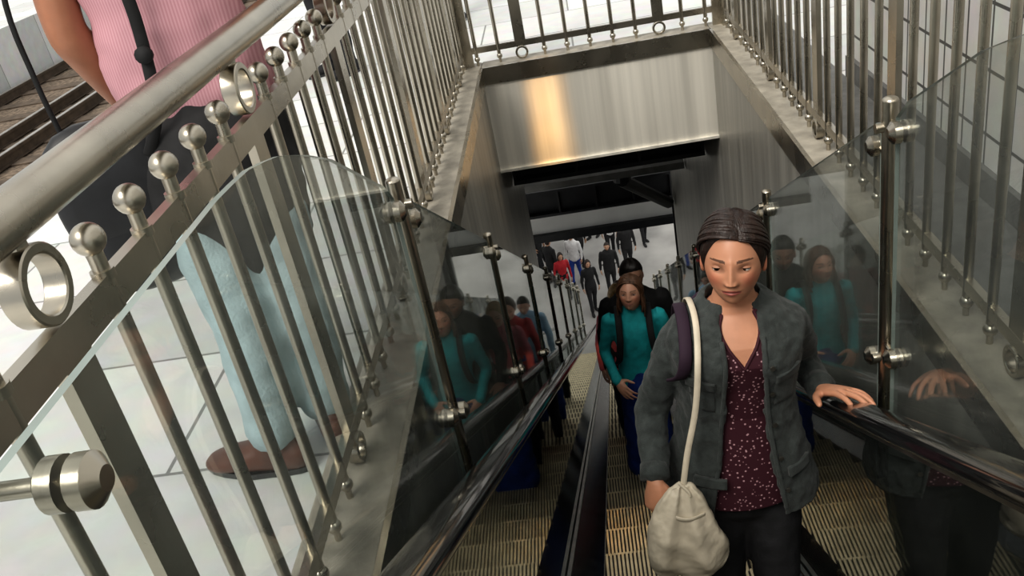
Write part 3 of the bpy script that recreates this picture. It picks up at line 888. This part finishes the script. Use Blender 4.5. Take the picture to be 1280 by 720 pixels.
for z in (-0.44,-0.33,-0.22,-0.11,-0.01):
    p = surf(z, opn(z)+0.10, 0.029); cyl(bm, p, p+V((0.001,-0.005,0)), 0.007, 14)
wf("jacket_buttons", bm, STEEL_D)
bm = bmesh.new()
for a, b in ((elR, wrR), (elL, wrL)):
    d = (b-a).normalized(); loft(bm, [b-d*0.045, b-d*0.004], [0.040,0.042], (1,0,0), 24, 1, cap=False)
o = wf("jacket_cuffs", bm, JACK, smooth=True)
def off(p): return V(p)-FW
build_hand(W, off(wrL), (0.50,-0.76,0.34), (0.05,0.35,0.93), True, skWm, spread=0.20, size=0.98, vox=0.0035,
           curls=[(0.15,0.25,0.2),(0.10,0.25,0.2),(0.15,0.3,0.2),(0.2,0.35,0.25)], thumb=(0.85,0.5,-0.1), back=off(elL))
build_hand(W, off(wrR), (-0.10,-0.35,-0.93), (-0.62,-0.75,0.25), False, skWm, spread=0.05, size=0.98, vox=0.0035,
           curls=[(0.45,0.75,0.5),(0.6,0.8,0.6),(0.7,0.85,0.6),(0.8,0.85,0.6)], thumb=(0.6,0.75,-0.35), back=off(elR))
Mh = Matrix.Translation(off((0.318, 2.038, 0.262))) @ Matrix.Rotation(-0.24, 4, 'Z') @ Matrix.Rotation(-0.10, 4, 'X') @ Matrix.Rotation(0.04, 4, 'Y')
HAIRW = hairmat("dark_brown_hair", (0.022,0.011,0.008))
build_head(W, Mh, skW, HAIRW, segs=240, rings=190, style='up', hairthick=0.016, brow=(0.04,0.02,0.012), lip=(0.36,0.11,0.09), strands=170, lid=0.14, gaze=(-0.25,0.12))
bm = bmesh.new()
loft(bm, [(0.298,2.09,-0.40),(0.298,2.09,-0.47),(0.298,2.09,-0.54),(0.298,2.09,-0.58)], [(0.160,0.115),(0.170,0.122),(0.165,0.12),(0.13,0.1)], (1,0,0), 24, 3)
loft(bm, [(0.215,2.09,-0.50),(0.218,2.06,-0.66),(0.222,2.03,-0.86),(0.215,2.09,-1.02),(0.215,2.13,-1.20)], [(0.088,0.10),(0.082,0.09),(0.060,0.064),(0.055,0.062),(0.046,0.052)], (1,0,0), 20, 5)
loft(bm, [(0.382,2.09,-0.50),(0.378,2.04,-0.66),(0.372,1.99,-0.86),(0.370,2.07,-1.02),(0.372,2.13,-1.20)], [(0.088,0.10),(0.082,0.09),(0.060,0.064),(0.055,0.062),(0.046,0.052)], (1,0,0), 20, 5)
o = wf("trousers", bm, TROU, smooth=True); remesh(o, 0.008, 4, 0.012, 0.07)
SHB = mk("black_shoe_leather",(0.01,0.01,0.01),0.35)
build_shoe(W, (0.215-FW.x, 2.15-FW.y), (-0.1,-1), SHB, 0.92)
build_shoe(W, (0.372-FW.x, 2.15-FW.y), (0.1,-1), SHB, 0.92)
def ribbon(bm, pts, w, t, ref, sub=6): loft(bm, pts, [(w,t)]*len(pts), ref, 8, sub, squ=0.5)
bm = bmesh.new()
ribbon(bm, [(0.20,2.20,-0.05),(0.20,2.185,0.06),(0.205,2.11,0.118),(0.208,2.02,0.098),(0.195,1.942,0.02),(0.175,1.915,-0.10),(0.140,1.89,-0.22),(0.118,1.872,-0.315)], 0.0085, 0.003, (1,0,0))
ribbon(bm, [(0.108,1.872,-0.30),(0.133,1.86,-0.335),(0.108,1.872,-0.37)], 0.006, 0.004, (0,1,0))
BAG = mk("cream_bag_leather", (0.60,0.53,0.42), 0.5, 0, 0.12, 14, 0.15, 60)
wf("handbag_strap", bm, BAG, smooth=True)
bm = bmesh.new()
ribbon(bm, [(0.180,2.22,-0.15),(0.178,2.21,0.0),(0.178,2.13,0.096),(0.178,2.04,0.090),(0.170,1.975,0.03),(0.155,1.975,-0.03),(0.13,2.02,-0.07)], 0.017, 0.005, (1,0,0))
wf("backpack_strap", bm, mk("purple_webbing",(0.026,0.010,0.024),0.8), smooth=True)
bm = bmesh.new()
loft(bm, [(0.30,2.27,-0.38),(0.30,2.28,-0.3),(0.30,2.27,-0.1),(0.30,2.25,0.03)], [(0.11,0.05),(0.13,0.065),(0.12,0.06),(0.08,0.035)], (1,0,0), 20, 5)
wf("backpack", bm, mk("purple_backpack_cloth",(0.03,0.012,0.03),0.8), smooth=True)
# slouchy handbag: soft sagging body hanging from the strap, sagging top opening and folds
bm = bmesh.new()
loft(bm, [(0.126,1.878,-0.318),(0.118,1.875,-0.345),(0.108,1.868,-0.40),(0.104,1.862,-0.465),(0.112,1.862,-0.535),(0.124,1.865,-0.590)], [(0.026,0.012),(0.050,0.022),(0.078,0.036),(0.099,0.048),(0.114,0.050),(0.102,0.034)], (1,0,-0.34), 72, 12, squ=0.68)
for v in bm.verts:
    k = max(0, min(1, (v.co.z+0.60)/0.28)); dx = v.co.x-0.118
    # drape folds fanning out from the strap attachment
    ang = math.atan2(dx, -(v.co.z+0.30)+0.02)
    v.co.y -= 0.011*math.sin(ang*13)*min(1, 1.4*(1-k)+0.35)*(1 if v.co.y < 1.868 else -0.5)
    v.co.y -= 0.006*math.sin((dx*0.9+v.co.z)*60)*(1-k)
    v.co.z -= 0.016*gs(dx-0.02, 0.06)*(1-k)
o = wf("handbag", bm, BAG, smooth=True)
s_ = o.modifiers.new("s", 'SUBSURF'); s_.levels = 1; s_.render_levels = 1
dd = o.modifiers.new("d", 'DISPLACE'); dd.texture = clouds(0.05); dd.strength = 0.009; dd.texture_coords = 'LOCAL'
bm = bmesh.new()
ribbon(bm, [(0.060,1.855,-0.372),(0.090,1.832,-0.385),(0.125,1.828,-0.392),(0.165,1.850,-0.398)], 0.0025, 0.006, (0,1,0))
wf("handbag_seam", bm, BAG, smooth=True)

# ---- teal woman
TEAL = mk("teal_fleece", (0.015,0.36,0.39), 0.8, 0, 0.2, 20, 0.2, 120)
BLUE = mk("royal_blue_cloth", (0.012,0.045,0.25), 0.75, 0, 0.3, 12, 0.2, 80)
BLK = mk("black_cloth", (0.012,0.012,0.013), 0.8, 0, 0.3, 20)
e2, _ = person("woman", (0.125,4.92,-0.08-0.577*4.9), -0.05, 0.95, (0.60,0.33,0.23), hairmat("auburn_hair",(0.10,0.05,0.028)), TEAL, BLUE, BLK,
    elbow=[(-0.225,0.03,1.12),(0.225,0.03,1.12)], wrist=[(-0.16,-0.17,1.0),(0.15,-0.17,1.02)],
    hdir=[((0.45,-0.6,-0.45),(-0.5,-0.6,0.5)),((-0.5,-0.6,-0.4),(0.5,-0.6,0.5))], female=True, style='long', skirt=True, head_yaw=-0.15, head_pitch=-0.30, strands=80)
bm = bmesh.new()
for s in (-1, 1):
    ribbon(bm, [(s*0.10,0.13,1.25),(s*0.10,0.12,1.38),(s*0.10,0.03,1.455),(s*0.10,-0.08,1.40),(s*0.105,-0.135,1.28),(s*0.125,-0.12,1.14),(s*0.15,-0.03,1.05)], 0.022, 0.006, (1,0,0))
loft(bm, [(0,0.19,1.0),(0,0.21,1.1),(0,0.20,1.3),(0,0.17,1.42)], [(0.12,0.06),(0.14,0.085),(0.13,0.08),(0.09,0.04)], (1,0,0), 20, 4)
finish("backpack", bm, BLK, e2, smooth=True)
person("man", (0.17,5.70,-0.08-0.577*5.7), 0.1, 1.05, (0.40,0.22,0.15), hairmat("black_hair",(0.012,0.009,0.008)), BLK, TROU, BLK, head_yaw=0.1,
    elbow=[(-0.25,0.02,1.12),(0.25,0.02,1.12)], wrist=[(-0.26,-0.18,1.0),(0.2,-0.18,1.0)], hdir=[((0.1,-1,-0.1),(0,0,1)),((-0.2,-1,-0.1),(0,0,1))])
REDC = mk("red_cloth", (0.45,0.02,0.03), 0.75)
person("woman", (0.06,6.90,-0.08-0.577*6.9), 0.1, 0.96, (0.58,0.34,0.25), hairmat("blond_hair",(0.35,0.22,0.10)), mk("rose_pink_cloth",(0.50,0.12,0.16),0.8), TROU, BLK, female=True, style='up')
person("woman", (0.10,8.10,-0.08-0.577*8.1), 0.0, 1.0, (0.58,0.32,0.22), hairmat("brown_hair",(0.06,0.03,0.02)), REDC, BLUE, BLK, female=True, style='up')
person("man", (0.16,10.1,-0.08-0.577*10.1), 0.0, 1.03, (0.5,0.28,0.2), hairmat("dark_hair_b",(0.02,0.015,0.01)), mk("pale_blue_shirt",(0.25,0.4,0.55),0.8), TROU, BLK)

# ---- man on the platform, seen from behind
PINK = mk_stripes("pink_striped_shirt", (0.55,0.31,0.34), (0.47,0.23,0.27), 45)
JEANS = mk("pale_blue_jeans", (0.40,0.51,0.54), 0.85, 0, 0.15, 14, 0.3, 150)
BROWN = mk("brown_leather", (0.10,0.035,0.02), 0.4, 0, 0.3, 20)
em, skm_ = person("man", (-0.915,2.13,0.0), pi+0.12, 1.05, (0.40,0.18,0.105), hairmat("grey_brown_hair",(0.05,0.04,0.03)), PINK, JEANS, BROWN,
    elbow=[(-0.215,0.0,1.08),(0.215,0.04,1.04)], wrist=[(-0.10,-0.20,1.08),(0.180,-0.06,0.82)], hdir=[((0.4,-0.9,0.0),(0,0,1)),((0,-0.15,-1),(1,0,0))],
    short_sleeve=True, feet=[(-0.12,0.24),(0.0,0.34)], top_hem=0.76, fold=0.03, toes=[(0.2,-1),(0.95,-0.3)], sh=0.18, lk=1.25)
bm = bmesh.new()
loft(bm, [(0,0.02,0.77),(0,0.03,0.73),(0.0,0.05,0.60),(-0.01,0.06,0.48),(-0.03,0.08,0.38)], [(0.180,0.135),(0.190,0.15),(0.190,0.16),(0.165,0.15),(0.12,0.12)], (1,0,0), 28, 5, squ=0.85)
o = finish("tied_jacket", bm, BLK, em, smooth=True); remesh(o, 0.01, 3, 0.03, 0.08)
bm = bmesh.new()
loft(bm, [(0.20,0.10,0.48),(0.20,0.105,0.54),(0.20,0.105,0.70),(0.20,0.10,0.79)], [(0.12,0.055),(0.135,0.07),(0.135,0.068),(0.12,0.05)], (1,0.3,0), 24, 5, squ=0.55)
loft(bm, [(0.20,0.125,0.62),(0.20,0.13,0.70),(0.20,0.12,0.805)], [(0.138,0.06),(0.140,0.062),(0.125,0.05)], (1,0.3,0), 24, 4, squ=0.5)
finish("shoulder_bag", bm, mk("black_nylon",(0.014,0.015,0.018),0.5,0,0.3,20), em, smooth=True)
bm = bmesh.new()
ribbon(bm, [(0.10,0.16,0.76),(0.045,0.170,0.86),(0.025,0.160,1.02),(0.02,0.165,1.16),(0.0,0.155,1.30),(-0.05,0.10,1.43),(-0.08,0.03,1.475),(-0.07,-0.09,1.40),(0.04,-0.155,1.20),(0.15,-0.12,1.0),(0.20,0.0,0.80)], 0.013, 0.004, (1,0.2,0))
ribbon(bm, [(0.29,0.09,0.76),(0.295,0.10,0.95),(0.28,0.10,1.15),(0.19,0.05,1.42)], 0.006, 0.004, (1,0,0))
cyl(bm, (0.028,0.165,0.97), (0.030,0.180,0.97), 0.018, 12)
finish("bag_strap", bm, BLK, em, smooth=True)
person("man", (-0.95,7.0,0), 0.3, 1.03, (0.5,0.3,0.2), hairmat("dark_hair_c",(0.02,0.015,0.01)), BLK, mk("slate_trousers",(0.03,0.045,0.06),0.8), BLK)
person("woman", (-1.55,5.9,0), -0.8, 1.0, (0.5,0.3,0.2), hairmat("dark_hair_d",(0.02,0.015,0.01)), BLK, TROU, BLK, female=True, style='long')
WH = mk("white_cloth", (0.7,0.7,0.7), 0.8)
cols = [(-1.1,26.5,BLK,TROU,0.5,'man'),(-0.25,27.2,BLK,TROU,-0.6,'man'),(0.25,25.6,WH,TROU,0.1,'woman'),(1.35,26.2,BLK,TROU,0.4,'woman'),(2.0,29.5,REDC,TROU,1.4,'woman'),(-1.6,24.0,BLK,BLK,2.4,'man'),
        (-0.7,25.3,BLK,TROU,0.9,'woman'),(-1.9,28.2,MIDG,TROU,-1.2,'man'),(0.8,29.0,BLK,BLUE,2.9,'man'),(-0.6,30.5,REDC,TROU,0.2,'woman'),
        (-1.25,23.0,REDC,TROU,0.3,'woman'),(-0.9,24.2,WH,BLUE,-0.4,'man'),(0.7,24.4,BLK,TROU,0.2,'man'),(-2.0,25.4,BLK,TROU,1.0,'woman'),(0.1,23.2,BLK,TROU,0.0,'man'),
        (-0.5,22.3,BLK,TROU,0.3,'woman'),(-1.5,21.8,BLK,BLUE,-0.3,'man')]
for x, y, a, b, yw, nm in cols:
    person(nm, (x,y,-11.65), yw, 1.0, (0.5,0.3,0.2), HAIRW, a, b, BLK, female=(nm == 'woman'), style='long' if nm == 'woman' else 'short', feet=[(-0.09,-0.12),(0.09,0.15)], vox=0.02, hand_vox=0.008)

# ------------------------------------------------------------------ LIGHT
w = bpy.data.worlds.new("world"); scene.world = w; w.use_nodes = True
N = w.node_tree.nodes; Lk = w.node_tree.links
bg = N["Background"]
tc = N.new("ShaderNodeTexCoord"); sp = N.new("ShaderNodeSeparateXYZ"); cr = N.new("ShaderNodeValToRGB")
Lk.new(tc.outputs["Generated"], sp.inputs[0]); Lk.new(sp.outputs[2], cr.inputs[0])
cr.color_ramp.elements[0].position = 0.0; cr.color_ramp.elements[0].color = (0.62,0.64,0.65,1)
cr.color_ramp.elements[1].position = 0.7; cr.color_ramp.elements[1].color = (1.0,0.985,0.94,1)
Lk.new(cr.outputs[0], bg.inputs[0]); bg.inputs[1].default_value = 0.9
sd = bpy.data.lights.new("overcast_sun", 'SUN'); sd.energy = 2.2; sd.angle = 0.5; sd.color = (1.0,0.95,0.87)
so = bpy.data.objects.new("overcast_sun", sd); scene.collection.objects.link(so)
so.rotation_euler = V((0.42,0.58,-0.80)).to_track_quat('-Z','Y').to_euler()
def lamp(name, loc, tgt, e, col, size):
    ld = bpy.data.lights.new(name, 'SPOT'); ld.energy = e; ld.color = col; ld.spot_size = size; ld.spot_blend = 1; ld.shadow_soft_size = 0.03
    lo = bpy.data.objects.new(name, ld); scene.collection.objects.link(lo); lo.location = loc
    lo.rotation_euler = (V(tgt)-V(loc)).to_track_quat('-Z','Y').to_euler()
for i, z in enumerate((-0.08,-0.24,-0.40,-0.55)):
    lamp("warm_streak_spot", (-0.2,2.9,2.6), (-0.20,5.2,z), 420, (1.0,0.55,0.17), 0.09)  # added unseen spots, aimed in a column to draw a gold streak on the header
lamp("pale_streak_spot", (0.3,2.9,2.6), (0.16,5.2,-0.3), 130, (1.0,0.95,0.85), 0.22)  # extra unseen spot, added for a wider, paler streak on the header

scene.view_settings.view_transform = 'Standard'
scene.view_settings.exposure = 0.08
try: scene.view_settings.look = 'Medium High Contrast'
except Exception as ex: print(ex)
